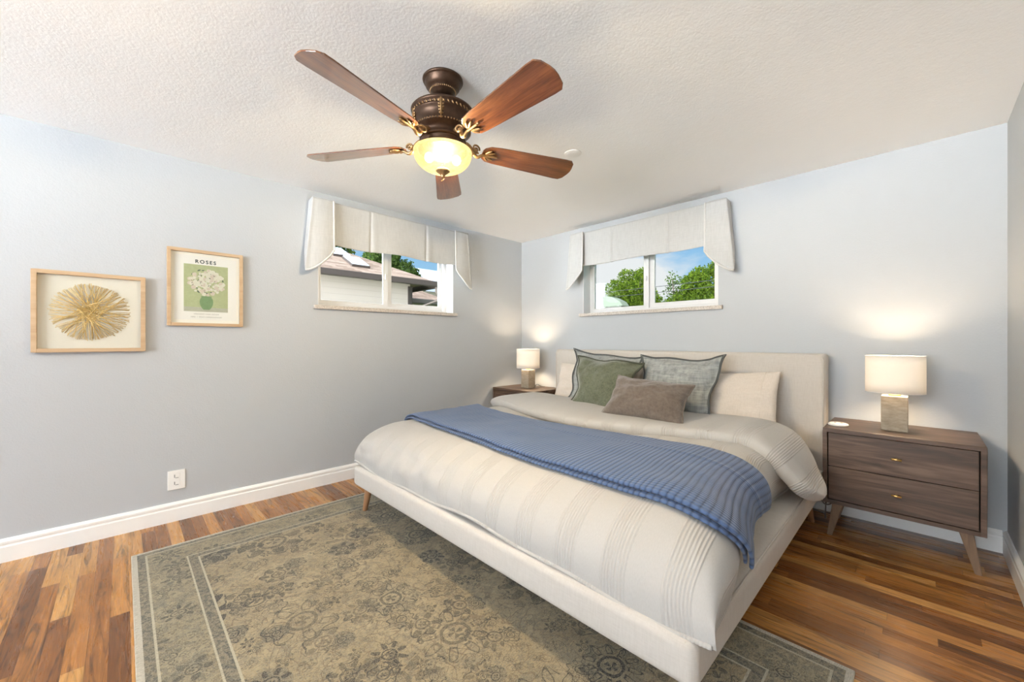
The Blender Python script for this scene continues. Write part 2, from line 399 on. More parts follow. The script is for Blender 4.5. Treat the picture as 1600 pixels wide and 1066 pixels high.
def glass_material():
    m, t = mat('pane_glass')
    fc = t.n('ShaderNodeLayerWeight', {'Blend': .5}).outputs['Facing']
    fr = t.m('ADD', .002, t.m('MULTIPLY', .4, t.m('POWER', fc, 5.0)))
    mx = t.n('ShaderNodeMixShader', {0: fr, 1: t.n('ShaderNodeBsdfTransparent', {0: (.97, .985, .98)}).outputs[0], 2: t.n('ShaderNodeBsdfGlossy', {'Roughness': .0}).outputs[0]})
    t.out(mx); return m
M_glass = glass_material()
def granite_material():
    m, t = mat('sill_stone'); o = t.obj()
    f = t.noise(o, 160, 3, .7)
    t.out(t.bsdf(t.ramp(f, [(.35, (.36, .31, .27)), (.5, (.55, .49, .43)), (.65, (.68, .62, .56))]), .3)); return m
M_sill = granite_material()
def shade_material(name, c, trans=.6, emit=0.0):
    m, t = mat(name); o = t.obj()
    n = t.bump(t.noise(t.scale(o, (500, 500, 160)), 1, 2), .1, .001)
    mx = t.n('ShaderNodeMixShader', {0: trans, 1: t.n('ShaderNodeBsdfDiffuse', {0: c}).outputs[0], 2: t.n('ShaderNodeBsdfTranslucent', {0: c}).outputs[0]})
    t.out(mx); return m
M_shade = shade_material('lamp_shade_linen', (.84, .82, .79), .23)
def emission(name, c, s):
    m, t = mat(name); t.out(t.n('ShaderNodeEmission', {0: c, 1: s})); return m
M_bulb = emission('lit_bulb', (1, .86, .62), 6.0)
M_fan_bulb = emission('lit_fan_bulb', (1, .88, .62), 9.0)
def bowl_material():
    m, t = mat('amber_glass_bowl'); o = t.obj()
    f = t.noise(o, 26, 4, .6, 1.5)
    c = t.ramp(f, [(.3, (.80, .54, .17)), (.7, (1.0, .80, .42))])
    em = t.n('ShaderNodeEmission', {0: c, 1: .56})
    tr = t.n('ShaderNodeBsdfTransparent', {0: (1, .90, .68)})
    tl = t.n('ShaderNodeBsdfTranslucent', {0: (.0045, .0032, .0014)})
    a = t.n('ShaderNodeMixShader', {0: .40, 1: tl.outputs[0], 2: tr.outputs[0]})
    b = t.n('ShaderNodeAddShader', {0: a.outputs[0], 1: em.outputs[0]})
    t.out(b); return m
M_bowl = bowl_material()
def concrete_material():
    m, t = mat('lamp_stone'); o = t.obj()
    f = t.noise(t.scale(o, (30, 30, 90)), 1, 4, .6)
    t.out(t.bsdf(t.ramp(f, [(.3, (.27, .225, .17)), (.7, (.40, .345, .27))]), .75, t.bump(f, .15, .002))); return m
M_stone = concrete_material()

# ------------------------------------------------------------------ the room shell
RW, H, YB = 3.600, 2.2875, -7.4      # width, ceiling height, how far the room runs back past the camera
struct('floor', B().box(-.2, RW+.2, YB, .2, -.12, 0), M_floor)
struct('ceiling', B().box(-.2, RW+.2, YB, .2, H, H+.15), M_ceil)
OW, OZ0, OZ1 = 1.288, 1.385, 2.06    # window openings
WC_BACK, WC_LEFT = 1.521, -1.6255
b = B(); a0, a1 = WC_LEFT-OW/2, WC_LEFT+OW/2
b.box(-.2, 0, YB, a0, 0, H).box(-.2, 0, a1, .2, 0, H).box(-.2, 0, a0, a1, 0, OZ0).box(-.2, 0, a0, a1, OZ1, H)
struct('wall_left', b, M_wall)
b = B(); a0, a1 = WC_BACK-OW/2, WC_BACK+OW/2
b.box(0, a0, 0, .2, 0, H).box(a1, RW, 0, .2, 0, H).box(a0, a1, 0, .2, 0, OZ0).box(a0, a1, 0, .2, OZ1, H)
struct('wall_back', b, M_wall)
b = B(); b.box(-.2, RW+.2, YB-.15, YB, -.1, .85).box(-.2, 1.2, YB-.15, YB, .85, H).box(RW-.12, RW+.2, YB-.15, YB, .85, H).box(1.2, RW-.12, YB-.15, YB, 2.22, H)
struct('wall_rear', b, M_wall)      # unseen, behind the camera; opening and sill added to shape the fill light
struct('wall_right', B().box(RW, RW+.2, YB, .2, 0, H), M_wall)
prof = [(0, 0), (.018, 0), (.018, .078), (.0145, .084), (.0145, .090), (.0165, .094), (.0165, .104), (.011, .112), (.007, .118), (0, .118)]
struct('baseboard_left', B().prism([(p[0], YB, p[1]) for p in prof], (0, -YB, 0)), M_trim)
struct('baseboard_back', B().prism([(.018, -p[0], p[1]) for p in prof], (RW-.036, 0, 0)), M_trim)
struct('baseboard_right', B().prism([(RW-p[0], YB, p[1]) for p in prof], (0, -YB, 0)), M_trim)

# ------------------------------------------------------------------ windows (built facing -y, then turned for the left wall)
def window(name, loc, rz):
    root = bpy.data.objects.new(name, None); COL.objects.link(root); root['kind'] = 'structure'
    root.location = loc; root.empty_display_size = .05
    hw = OW/2; zb = 1.41
    def o_(nm, b_, m_, par, **kw):
        L = root.location.copy(); root.location = (0, 0, 0); r = obj(nm, b_, m_, par, **kw); root.location = L; return r
    f = B(); y0, y1 = .115, .175
    f.box(-hw, -hw+.038, y0, y1, zb, OZ1).box(hw-.038, hw, y0, y1, zb, OZ1).box(-hw+.038, hw-.038, y0, y1, zb, zb+.03).box(-hw+.038, hw-.038, y0, y1, OZ1-.04, OZ1)
    fr = o_('window_frame', f, M_vinyl, root, bevel=.004)
    def sash(xa, xb, ya, yb, z0, sl, sr):
        s = B(); z1 = OZ1-.042
        s.box(xa, xa+sl, ya, yb, z0, z1).box(xb-sr, xb, ya, yb, z0, z1).box(xa+sl, xb-sr, ya, yb, z0, z0+.042).box(xa+sl, xb-sr, ya, yb, z1-.04, z1)
        so = o_('sash', s, M_vinyl, root, bevel=.004)
        g = B(); ym = (ya+yb)/2; g.box(xa+sl-.004, xb-sr+.004, ym-.002, ym+.002, z0+.038, z1-.036)
        o_('pane', g, M_glass, so)
        return so
    s1 = sash(-hw+.036, .004, .120, .143, zb+.012, .020, .046)
    s2 = sash(-.003, hw-.036, .146, .169, zb+.030, .048, .036)
    o_('latch', B().box(-.030, -.012, .108, .120, 1.69, 1.735), M_vinyl, s1, bevel=.003)
    o_('jamb_liner', B().box(-hw, -hw+.006, .0, .115, zb, OZ1).box(hw-.006, hw, .0, .115, zb, OZ1), M_vinyl, root)
    o_('window_sill', B().box(-hw-.035, hw+.035, -.028, 0, OZ0-.005, zb).box(-hw, hw, 0, .115, OZ0+.0, zb), M_sill, root, bevel=.003)
    root.rotation_euler = (0, 0, rz)
window('window_1', (0, WC_LEFT, 0), PI/2)
window('window_2', (WC_BACK, 0, 0), 0)

# ------------------------------------------------------------------ valances
def valance(loc, rz, label, seed):
    root = thing('valance', label, 'window valance', (0, 0, 0), 'linen valances over the windows')
    zt = 2.205; hc = .592; ho = .728
    def front(u, v):
        x = lerp(-hc-.02, hc+.02, u); z = lerp(zt, 1.872+.006*math.cos(x*9), v)
        d = .090+.008*math.sin(x*9+seed)*v+.009*nz(x*5+z*3, z*4, seed)*(.3+.7*v)
        for p in (-.262, .268):
            d -= .014*math.exp(-((x-p)/.009)**2)*(.35+.65*v)-.008*math.exp(-((x-p-.03)/.03)**2)*v
        return (x, -d, z)
    b = B(); b.grid(front, 150, 26)
    obj('centre_panel', b, M_valance, root, smooth=True, solid=.004)
    b = B(); b.box(-ho+.008, ho-.008, -.082, -.0, zt-.02, zt-.004)
    obj('mounting_board', b, M_lining, root)
    for sgn in (-1, 1):
        def tail(u, v):
            fr = min(u/.62, 1.0); rt = max((u-.62)/.38, 0.0)
            xo = ho+.052*v
            xi = hc-.012
            zb = lerp(1.805, 1.660, sstep(.0, 1, fr)**.9) - .03*math.sin(PI*fr)*(1-fr)
            if fr < .12: zb += .02*(1-fr/.12)
            zb += .17*rt
            z = lerp(zt, zb, v)
            xx = lerp(xi, xo, fr)
            d = .118+.016*math.sin(PI*min(fr*1.15, 1))*(.3+.7*v)+.012*(1-fr)*v+.003*nz(xx*9, z*6, seed+sgn)
            if rt > 0:
                d = lerp(d, .004, rt)
                xx = xo-.012*math.sin(rt*PI/2)*v-.010*(rt)*(1-v) - (.018*rt*rt*v)
            return (sgn*xx, -d, z)
        b = B(); b.grid(tail, 50, 30)
        tl = obj('tail', b, M_valance, root, smooth=True, solid=.005)
        edge = [tail(0, k/24) for k in range(25)]+[tail(k/30*.62, 1) for k in range(1, 31)]
        b = B(); b.tube([(p[0]-sgn*.004*(1 if i < 25 else .3), p[1]-.002, p[2]-(.003 if i >= 25 else 0)) for i, p in enumerate(edge)], .0075, 8)
        obj('lining_edge', b, M_lining, tl, smooth=True)
    root.location = loc; root.rotation_euler = (0, 0, rz)
valance((0, -1.6175, 0), PI/2, 'off-white linen valance over the window facing the neighbouring roof', 1.3)
valance((1.533, 0, 0), 0, 'off-white linen valance over the window above the bed showing green trees', 4.1)

# ------------------------------------------------------------------ rug
rx0, rx1, ry0, ry1 = .405, 3.121, -3.325, -1.58
b = B(); b.box(rx0, rx1, ry0, ry1, 0, .009)
tag(obj('area_rug', b, rug_material(rx0, rx1, ry0, ry1), bevel=.003), 'faded oriental rug in beige and grey lying under the foot of the bed', 'rug')

# ------------------------------------------------------------------ bed frame
bed = thing('bed_frame', 'cream upholstered platform bed with tall headboard on tapered wooden legs', 'bed', (1.755, -1.15, 0))
X0, X1, YF, YH = .652, 2.858, -2.268, -.03
b = B()
def rbox(bm_b, x0, x1, y0, y1, z0, z1, r, n=8):
    """box with rounded edges as a dense shell"""
    g = bmesh.ops.create_cube(bm_b.bm, size=1)
    for v in g['verts']: v.co = Vector(((x0+x1)/2+v.co.x*(x1-x0), (y0+y1)/2+v.co.y*(y1-y0), (z0+z1)/2+v.co.z*(z1-z0)))
    es = list({e for v in g['verts'] for e in v.link_edges})
    bmesh.ops.bevel(bm_b.bm, geom=es, offset=r, segments=n, profile=.5, affect='EDGES')
rbox(b, X0, X1, YF, -.172, .178, .312, .03, 5)
obj('platform', b, M_linen_bed, bed, smooth=True)
b = B()
hb_t = 1.046
rbox(b, X0, X1, -.172, YH, .12, hb_t, .028, 6)
obj('headboard', b, M_linen_bed, bed, smooth=True)
for sx in (X0+.012, X1-.012):
    b = B(); b.tube([(sx, -.168, .32), (sx, -.169, hb_t-.04), (sx+(.012 if sx < 1 else -.012), -.167, hb_t-.016)], .0035, 6)
    obj('headboard_piping', b, M_linen_bed, bed, smooth=True)
b = B()
b.tube([(X1-.008, -.2, .303), (X1-.007, YF+.05, .303)], .004, 6)
b.tube([(X1-.010, YF+.034, .305), (X1-.003, YF+.030, .28), (X1-.004, YF+.030, .215)], .003, 6)
b.tube([(X1-.034, YF+.010, .305), (X1-.030, YF+.003, .28), (X1-.030, YF+.004, .215)], .003, 6)
obj('rail_piping', b, M_linen_bed, bed, smooth=True)
for lx, ly, z0 in ((.735, -2.190, .009), (2.70, -2.00, .009), (.735, -.30, 0), (2.775, -.30, 0)):
    b = B(); s = -1 if lx < 1 else 1
    b.tube([(lx+s*.028, ly-(.02 if ly < -1 else -.02), z0), (lx, ly, .181)], [.015, .027], 20)
    obj('leg', b, M_bedleg, bed, smooth=True, bevel=.002)

b = B(); rbox(b, .79, 2.715, -2.10, -.18, .313, .535, .05, 5)
tag(obj('mattress', b, plain('mattress_ticking', (.82, .79, .75), .9), smooth=True), 'thick mattress in a white sheet on the platform, showing under the folded duvet', 'mattress')

# ------------------------------------------------------------------ duvet
ZT, ZB = .578, .316
def drop(th, n=2.3): return math.sin(th)**(2/n), max(0.0, math.cos(th))**(2/n)
UL, UR, VF = .17, .74, .30
def duvet_raw(u, v, off=0.0):
    yin = -1.90; yfoot = -2.245
    if v < VF:
        th = (1-v/VF)*PI/2; sy, fy = drop(th, 2.1); y = yin+(yfoot-yin)*sy-.022*math.sin(2*th)
    else: fy = 1; th = 0; y = lerp(yin, -.50, (v-VF)/(1-VF))
    fty = th/(PI/2)
    if u < UL:
        tx = (1-u/UL)*PI/2; sx, fx = drop(tx, 2.2); x = .80-.15*sx-.045*math.sin(2*tx)
        x += .02*sx*sstep(-1.2, -.6, y)
    elif u < UR: x = lerp(.80, 2.56, (u-UL)/(UR-UL)); fx = 1; tx = 0
    else:
        tx = (u-UR)/(1-UR)*PI/2; sx, fx = drop(tx, 2.2)
        x = 2.56+.195*sx+.062*math.sin(2*tx)
        x += sx*.075*sstep(-1.60, -2.10, y)
    ga, gb = 1-fx, 1-fy
    z = ZB+(ZT-ZB)*(1-max(0.0, ga**1.8+gb**1.8-(ga*gb)**1.8)**(1/1.8))
    flat = fx*fy
    x += .045*sstep(-1.55, -2.05, y)*sstep(2.05, 2.56, x)
    # puffiness and wrinkles
    z += .010*nz(x*2.2, y*2.2, 3)*flat + .004*nz(x*7, y*7, 8)*flat
    crease = .020*nz(x*5.5, z*9, 1.5)+.011*nz(x*13, z*16+y*5, 4)
    bump_l = sstep(2.2, 1.2, x)
    y -= crease*fty*(.35+1.1*bump_l)*math.sin(PI*min(1, fty*1.02))
    y += .016*nz(x*10, z*13, 6)*bump_l*fty*math.sin(PI*min(1, fty*1.02))
    z += .012*math.sin(x*4.2)*(1-flat)*(th > 0)*fty + .006*math.sin(x*11)*fty*(1-flat)
    z -= .034*math.exp(-((y+1.20)/.05)**2)*flat
    if tx > 0 and u > UR:
        q = tx/(PI/2)
        x += .016*nz(y*4, z*6, 7)*math.sin(PI*q)+.012*math.sin(y*7)*q
    return Vector((x, y, z))
def duvet_p(u, v, off=0.0):
    p = duvet_raw(u, v)
    if off:
        e = 1e-3
        a = duvet_raw(min(u+e, 1), v)-duvet_raw(max(u-e, 0), v); c_ = duvet_raw(u, min(v+e, 1))-duvet_raw(u, max(v-e, 0))
        n = a.cross(c_)
        if n.length > 1e-12: p = p+n.normalized()*off
    return p
# arc length tables for the cloth's own coordinates
NU, NV = 200, 150
au = [0.0]; av = [0.0]
for i in range(NU): au.append(au[-1]+(duvet_raw((i+1)/NU, .8)-duvet_raw(i/NU, .8)).length)
for j in range(NV): av.append(av[-1]+(duvet_raw(.45, (j+1)/NV)-duvet_raw(.45, j/NV)).length)
def arc(tab, s):
    f = min(max(s, 0), 1)*(len(tab)-1); i = min(int(f), len(tab)-2); return lerp(tab[i], tab[i+1], f-i)
def uv_d(u, v): return (arc(au, u)-arc(au, UL)+.80, arc(av, v))
b = B(); b.grid(lambda u, v: duvet_p(u, v), NU, NV, uv_d)
hem = [duvet_p(0, 1-k/60) for k in range(61)]+[duvet_p(k/150, 0) for k in range(1, 150)]+[duvet_p(1, k/60) for k in range(61)]
hem = [p+Vector((0, 0, .004)) for i, p in enumerate(hem) if i == 0 or (p-hem[i-1]).length > .004]
b.tube(hem, .008, 8)
duvet = obj('duvet', b, M_duvet, smooth=True, merge=False)
tag(duvet, 'puffy cream duvet with ribbed stripes draped over the whole bed', 'duvet')
fold_path = [(.610, -.72, .50, .20, .045), (.640, -.74, .575, .29, .055), (.78, -.77, .602, .32, .052), (1.10, -.81, .594, .345, .050), (1.66, -.84, .585, .365, .050), (2.08, -.79, .584, .36, .052),
             (2.42, -.73, .588, .335, .055), (2.61, -.70, .584, .31, .058), (2.73, -.75, .545, .29, .058), (2.81, -.80, .478, .24, .052), (2.870, -.83, .410, .19, .044), (2.912, -.84, .362, .12, .032), (2.935, -.84, .340, .04, .014)]
def fold_raw(s, a):
    x, y, z, hw, ht = interp(fold_path, s)
    x2, _, z2, _, _ = interp(fold_path, min(1, s+.01)); x1, _, z1, _, _ = interp(fold_path, max(0, s-.01))
    tx, tz = x2-x1, z2-z1; L = math.hypot(tx, tz) or 1; nx, nz_ = -tz/L, tx/L
    ca, sa = math.cos(a), math.sin(a)
    cy = math.copysign(abs(ca)**.62, ca)*hw; cz = math.copysign(abs(sa)**.50, sa)*ht
    cz *= 1+.18*math.sin(s*17+a*2)*.5
    cy *= 1+.03*math.sin(s*23)
    w_ = .012*nz(s*9, a*1.2, 2)
    return Vector((x+nx*(cz+w_), y+cy, z+nz_*(cz+w_)))
b = B()
NS, NA = 150, 40
fl = [0.0]
for i in range(NS): fl.append(fl[-1]+(Vector(interp(fold_path, (i+1)/NS)[:3])-Vector(interp(fold_path, i/NS)[:3])).length)
b.grid(lambda a, s: fold_raw(s, -a*2*PI), NA, NS, lambda a, s: (arc(fl, s)-arc(fl, 4/12)+1.66+.10, a), closeu=True)
obj('folded_edge', b, M_duvet, duvet, smooth=True)

# ------------------------------------------------------------------ blue throw
def u_of_x(xw):
    lo, hi = 0.0, 1.0
    return (UL+(xw-.80)/(2.56-.80)*(UR-UL))
def v_of_y(y):
    if y > -1.90: return VF+(y+1.90)/1.40*(1-VF)
    s = min(1, (y+1.90)/(-.345)); th = math.asin(s**(2.1/2)); return VF*(1-th/(PI/2))
far_tab = [(-1.20,), (-1.26,), (-1.36,), (-1.40,), (-1.41,), (-1.39,), (-1.36,), (-1.34,), (-1.35,), (-1.38,)]
near_tab = [(-1.86,), (-1.89,), (-1.92,), (-1.95,), (-1.98,), (-2.00,), (-2.01,), (-2.02,), (-2.02,), (-1.93,)]
def throw_p(s, q, off, dn=0.0, us=.03, ue=.945):
    u = lerp(us, ue, s); yf = interp(far_tab, s)[0]; yn = interp(near_tab, s)[0]-dn
    v = v_of_y(lerp(yn, yf, q))
    u2 = u+(-.010*math.sin(q*PI)+.014*(.5-q))*sstep(.85, 1, s)
    o_ = off+.004*math.exp(-((q-.72)/.012)**2)+.003*nz(s*14, q*6, off*90)
    return duvet_p(min(u2, .985), v, o_)
def uv_t(s, q): return (arc(au, lerp(  .03, .945, s)), q*.62)
b = B(); b.grid(lambda s, q: throw_p(s, q, .034), 170, 36, uv_t)
throw = obj('knit_throw', b, M_throw, smooth=True, solid=.014, offset=0, sub=1)
tag(throw, 'blue ribbed knit throw folded lengthwise across the foot of the bed', 'throw blanket')
b = B(); b.grid(lambda s, q: throw_p(s, q*.9, .0155,   .012, .035, .935), 170, 30, uv_t)
obj('under_layer', b, M_throw, throw, smooth=True, solid=.012, offset=0, sub=1)

# ------------------------------------------------------------------ pillows
def pillow_geo(cor, T, flange=0.0, pinch=.05, seed=0, seg=36, back=None):
    bl, br, tr, tl = [Vector(c) for c in cor]
    nrm = (br-bl).cross(tl-bl).normalized()
    if nrm.y > 0: nrm = -nrm
    cen = (bl+br+tr+tl)/4
    def base(a, c_):
        a2 = a*(1-pinch*(1-c_*c_)); c2 = c_*(1-pinch*(1-a*a))
        p = bl.lerp(br, (a2+1)/2).lerp(tl.lerp(tr, (a2+1)/2), (c2+1)/2)
        if flange: p = p+(br-bl).normalized()*(.022*math.copysign(abs(a)**7*abs(c_)**5, a))+(tl-bl).normalized()*(.010*math.copysign(abs(c_)**7*abs(a)**5, c_)*(c_ > 0))
        return p
    def thick(a, c_):
        if flange:
            a, c_ = a/(1-flange), c_/(1-flange*1.25)
        if abs(a) >= 1 or abs(c_) >= 1: return 0.0
        return T*((1-a**2)*(1-c_**2))**.55
    def pt(a, c_, side):
        th = thick(a, c_); p = base(a, c_)
        if side < 0: th *= .6
        wr = nz(a*2.3+seed, c_*2.3, seed)*.014+nz(a*6+seed, c_*6, seed+3)*.006
        if flange: wr += .026*math.sin(a*5+seed)*sstep(.6, 1, abs(c_))+.024*math.sin(c_*5+seed)*sstep(.6, 1, abs(a))
        return p+nrm*((th+.0035)*side+wr)
    return pt
def pillow(name, label, cat, cor, T, m, group=None, flange=0.0, pinch=.05, seed=0, trim=None, trim_m=None, trim_r=.005, trim_name='stitched_edge'):
    pt = pillow_geo(cor, T, flange, pinch, seed)
    b = B(); N = 40
    fr = b.grid(lambda u, v: pt(2*u-1, 2*v-1, 1), N, N, lambda u, v: (u*.66, v*.45))
    bk = b.grid(lambda u, v: pt(2*u-1, 2*v-1, -1), N, N, lambda u, v: (u*.66, v*.45))
    rim = [(i, 0) for i in range(N)]+[(N, j) for j in range(N)]+[(i, N) for i in range(N, 0, -1)]+[(0, j) for j in range(N, 0, -1)]
    for k in range(len(rim)):
        (i, j), (i2, j2) = rim[k], rim[(k+1) % len(rim)]
        b.bm.faces.new([fr[i][j], fr[i2][j2], bk[i2][j2], bk[i][j]])
    o = obj(name, b, m, smooth=True)
    tag(o, label, cat, group)
    if trim:
        b = B()
        for ins in (trim if isinstance(trim, (list, tuple)) else [trim]):
            path = []
            K = 40; e = 1-ins
            path += [pt(lerp(-e, e, i/K), -e, 1 if ins else 0) for i in range(K)]
            path += [pt(e, lerp(-e, e, i/K), 1 if ins else 0) for i in range(K)]
            path += [pt(lerp(e, -e, i/K), e, 1 if ins else 0) for i in range(K)]
            path += [pt(-e, lerp(e, -e, i/K), 1 if ins else 0) for i in range(K)]
            b.tube(path, trim_r, 6, closed=True)
        obj(trim_name, b, trim_m, o, smooth=True)
    return o
pr_ = pillow('sleeping_pillow', 'cream sleeping pillow leaning on the headboard nearest the larger-looking nightstand lamp', 'pillow',
       [(1.80, -.40, .530), (2.640, -.40, .550), (2.635, -.250, .925), (1.80, -.250, .86)], .070, M_case, 'sleeping pillows against the headboard', pinch=.03, seed=2)
pl_ = pillow('sleeping_pillow', 'cream sleeping pillow beside the corner nightstand, mostly hidden behind the grey sham', 'pillow',
       [(.81, -.40, .540), (1.66, -.40, .540), (1.66, -.25, .90), (.80, -.25, .915)], .070, M_case, 'sleeping pillows against the headboard', pinch=.03, seed=5)
def seam_on(o, cor, T, seed, a):
    pt = pillow_geo(cor, T, 0, .03, seed); b = B()
    b.tube([pt(a, lerp(-.98, .98, k/30), 1.02) for k in range(31)], .0045, 6)
    b.tube([pt(a+.045, lerp(-.98, .98, k/30), 1.02) for k in range(31)], .002, 6)
    obj('hem_seam', b, M_case, o, smooth=True)
seam_on(pr_, [(1.80, -.40, .530), (2.640, -.40, .550), (2.635, -.250, .925), (1.80, -.250, .86)], .062, 2, .80)
pillow('pillow_sham', 'grey linen sham with whip-stitched border behind the green cushion', 'pillow',
       [(1.085, -.535, .575), (1.725, -.535, .575), (1.70, -.37, 1.000), (1.068, -.37, 1.050)], .098, M_sham, 'grey linen shams', .10, .075, 1, [.004, .030], M_whip, .0042)
pillow('pillow_sham', 'grey linen sham with whip-stitched border behind the taupe lumbar cushion', 'pillow',
       [(1.735, -.535, .575), (2.275, -.535, .590), (2.335, -.37, 1.008), (1.725, -.37, 1.010)], .098, M_sham, 'grey linen shams', .10, .075, 3, [.004, .030], M_whip, .0042)
pillow('square_cushion', 'olive green velvet square cushion with fringed edge leaning on a sham', 'cushion',
       [(1.285, -.72, .590), (1.775, -.72, .565), (1.785, -.545, .965), (1.232, -.545, .995)], .092, M_green, None, .03, .055, 6, [.002], M_fringe, .008, 'fringe')
pillow('lumbar_cushion', 'taupe velvet lumbar cushion lying in front of the other pillows', 'cushion',
       [(1.700, -.955, .615), (2.285, -.955, .605), (2.275, -.755, .845), (1.728, -.755, .880)], .095, M_taupe, None, 0, .11, 8, [.0], M_taupe, .006, 'piping')

# ------------------------------------------------------------------ nightstands and their lamps
def nightstand(label, x0, group):
    root = thing('nightstand', label, 'nightstand', (0, 0, 0), group)
    W, y0, y1, z0, z1 = .611, -.47, -.02, .205, .63
    c = B()
    c.box(0, W, y0, y1, z1-.022, z1).box(0, .02, y0, y1, z0, z1-.022).box(W-.02, W, y0, y1, z0, z1-.022).box(.02, W-.02, y0, y1, z0, z0+.02).box(.02, W-.02, y1-.012, y1, z0+.02, z1-.022)
    obj('case', c, M_walnut, root, bevel=.0015)
    obj('gap_shade_fill', B().box(.0205, W-.0205, y0+.03, y1-.013, z0+.021, z1-.0225), M_gap, root)  # dark filler behind the drawers: shade of the gaps put into its colour
    zm = (z0+z1)/2-.001
    for za, zb in ((zm+.002, z1-.026), (z0+.024, zm-.002)):
        dr = obj('drawer', B().box(.025, W-.025, y0+.004, y0+.026, za, zb), M_walnut, root, bevel=.001)
        k = B(); zc = (za+zb)/2
        k.cyl((W/2, y0+.004, zc), (W/2, y0-.016, zc), .005, seg=12); k.tube([(W/2-.020, y0-.018, zc), (W/2+.020, y0-.018, zc)], .0055, 12)
        obj('knob', k, M_brass, dr, smooth=True)
    for sx in (0, 1):
        for fy in (0, 1):
            s = -1 if sx == 0 else 1
            tx = (.065 if sx == 0 else W-.065); bx = (.022 if sx == 0 else W-.022); ty = y0+.055 if fy == 0 else y1-.055; by = ty+(.012 if fy == 0 else -.012)
            l = B(); v = []
            for (cx, cy, cz, h) in ((bx, by, 0, .012), (tx, ty, z0+.001, .025)):
                v.append([l.bm.verts.new((cx+dx*h, cy+dy*h, cz)) for dx, dy in ((-1, -1), (1, -1), (1, 1), (-1, 1))])
            l.bm.faces.new(v[0]); l.bm.faces.new(v[1])
            for i in range(4): l.bm.faces.new([v[0][i], v[0][(i+1) % 4], v[1][(i+1) % 4], v[1][i]])
            obj('leg', l, M_walnut_leg, root, bevel=.003)
    root.location = (x0, 0, 0)
    return root
ns = nightstand('brown wooden two-drawer nightstand with a white puck on it, beside the right wall', 2.884, 'walnut nightstands')
ns2 = copy_tree(ns); ns2.location = (.022, 0, 0); ns2['label'] = 'brown wooden nightstand in the room corner, half hidden by the duvet'

def lamp(label, loc):
    root = thing('table_lamp', label, 'table lamp', (0, 0, 0), 'table lamps on the nightstands')
    obj('base', B().box(-.054, .054, -.054, .054, 0, .192), M_stone, root, bevel=.003)
    n = B(); n.lathe([(0, .192), (.026, .192), (.026, .200), (.012, .202), (.010, .25), (0, .25)], seg=24)
    obj('neck', n, M_brass, root, smooth=True, bevel=.001)
    s = B(); s.grid(lambda u, v: (.1235*math.cos(2*PI*u), .1235*math.sin(2*PI*u), lerp(.212, .415, v)), 64, 4, closeu=True)
    sh = obj('shade', s, M_shade, root, smooth=True, solid=.0016)
    for z in (.2125, .4145):
        r = B(); r.tube([(.1237*math.cos(2*PI*k/48), .1237*math.sin(2*PI*k/48), z) for k in range(48)], .0016, 6, closed=True)
        obj('shade_rim', r, M_white_plastic, sh, smooth=True)
    f = B()
    for k in range(3):
        a = 2*PI*k/3+.4; f.tube([(0.012*math.cos(a), .012*math.sin(a), .245), (.122*math.cos(a), .122*math.sin(a), .245)], .0016, 6)
    obj('spider', f, M_brass, root)
    bl = B(); bl.ball((0, 0, .305), .027, (1, 1, 1.1)).cyl((0, 0, .25), (0, 0, .285), .013, .02, 16)
    obj('bulb', bl, M_bulb, root, smooth=True)
    cd = B(); cd.tube([(.05, .05, .006), (.075, .045, .035), (.088, .06, .035), (.10, .10, .012), (.10, .16, .006)], .0025, 8)
    obj('cord', cd, M_black, root, smooth=True)
    ld = bpy.data.lights.new('bulb_light', 'POINT'); ld.energy = LAMP_WATTS; ld.color = (1, .77, .51); ld.shadow_soft_size = .036
    lo = bpy.data.objects.new('bulb_light', ld); COL.objects.link(lo); lo.parent = root; lo.location = (0, 0, .305)
    root.location = loc
    return root
lp = lamp('lit table lamp with white drum shade on the nightstand beside the right wall', (3.176, -.262, .63))
lp2 = copy_tree(lp); lp2.location = (.327, -.232, .63); lp2['label'] = 'lit table lamp with white drum shade on the corner nightstand'
for ch in list(lp.children):      # the photo shows a cord at the corner lamp only
    if ch.name.startswith('cord'): bpy.data.objects.remove(ch)

pk = thing('remote_puck', 'flat white round control puck lying on the nightstand edge near the headboard', 'remote control', (2.938, -.335, .63))
b = B(); b.lathe([(0, .63), (.044, .63), (.0485, .634), (.047, .641), (.040, .645), (0, .646)], (2.938, -.335), 40)
obj('shell', b, M_white_plastic, pk, smooth=True)
b = B()
for dx, dy in ((-.014, 0), (.014, .006)): b.lathe([(0, .6478), (.005, .6474), (.006, .6455)], (2.938+dx, -.335+dy), 14)
obj('button', b, plain('puck_button', (.35, .28, .22), .5), pk)

b = B()
cp = [(2.80, -.30, .26), (2.845, -.33, .20), (2.875, -.35, .155), (2.905, -.33, .16), (2.90, -.28, .19), (2.87, -.24, .14), (2.86, -.20, .02), (2.84, -.10, .01), (2.75, -.06, .01)]
b.tube([interp(cp, k/60) for k in range(61)], .004, 8)
tag(obj('power_cord', b, plain('cord_grey', (.16, .14, .13), .5), smooth=True), 'dark power cord looping below the bed rail beside the nightstand', 'cord')

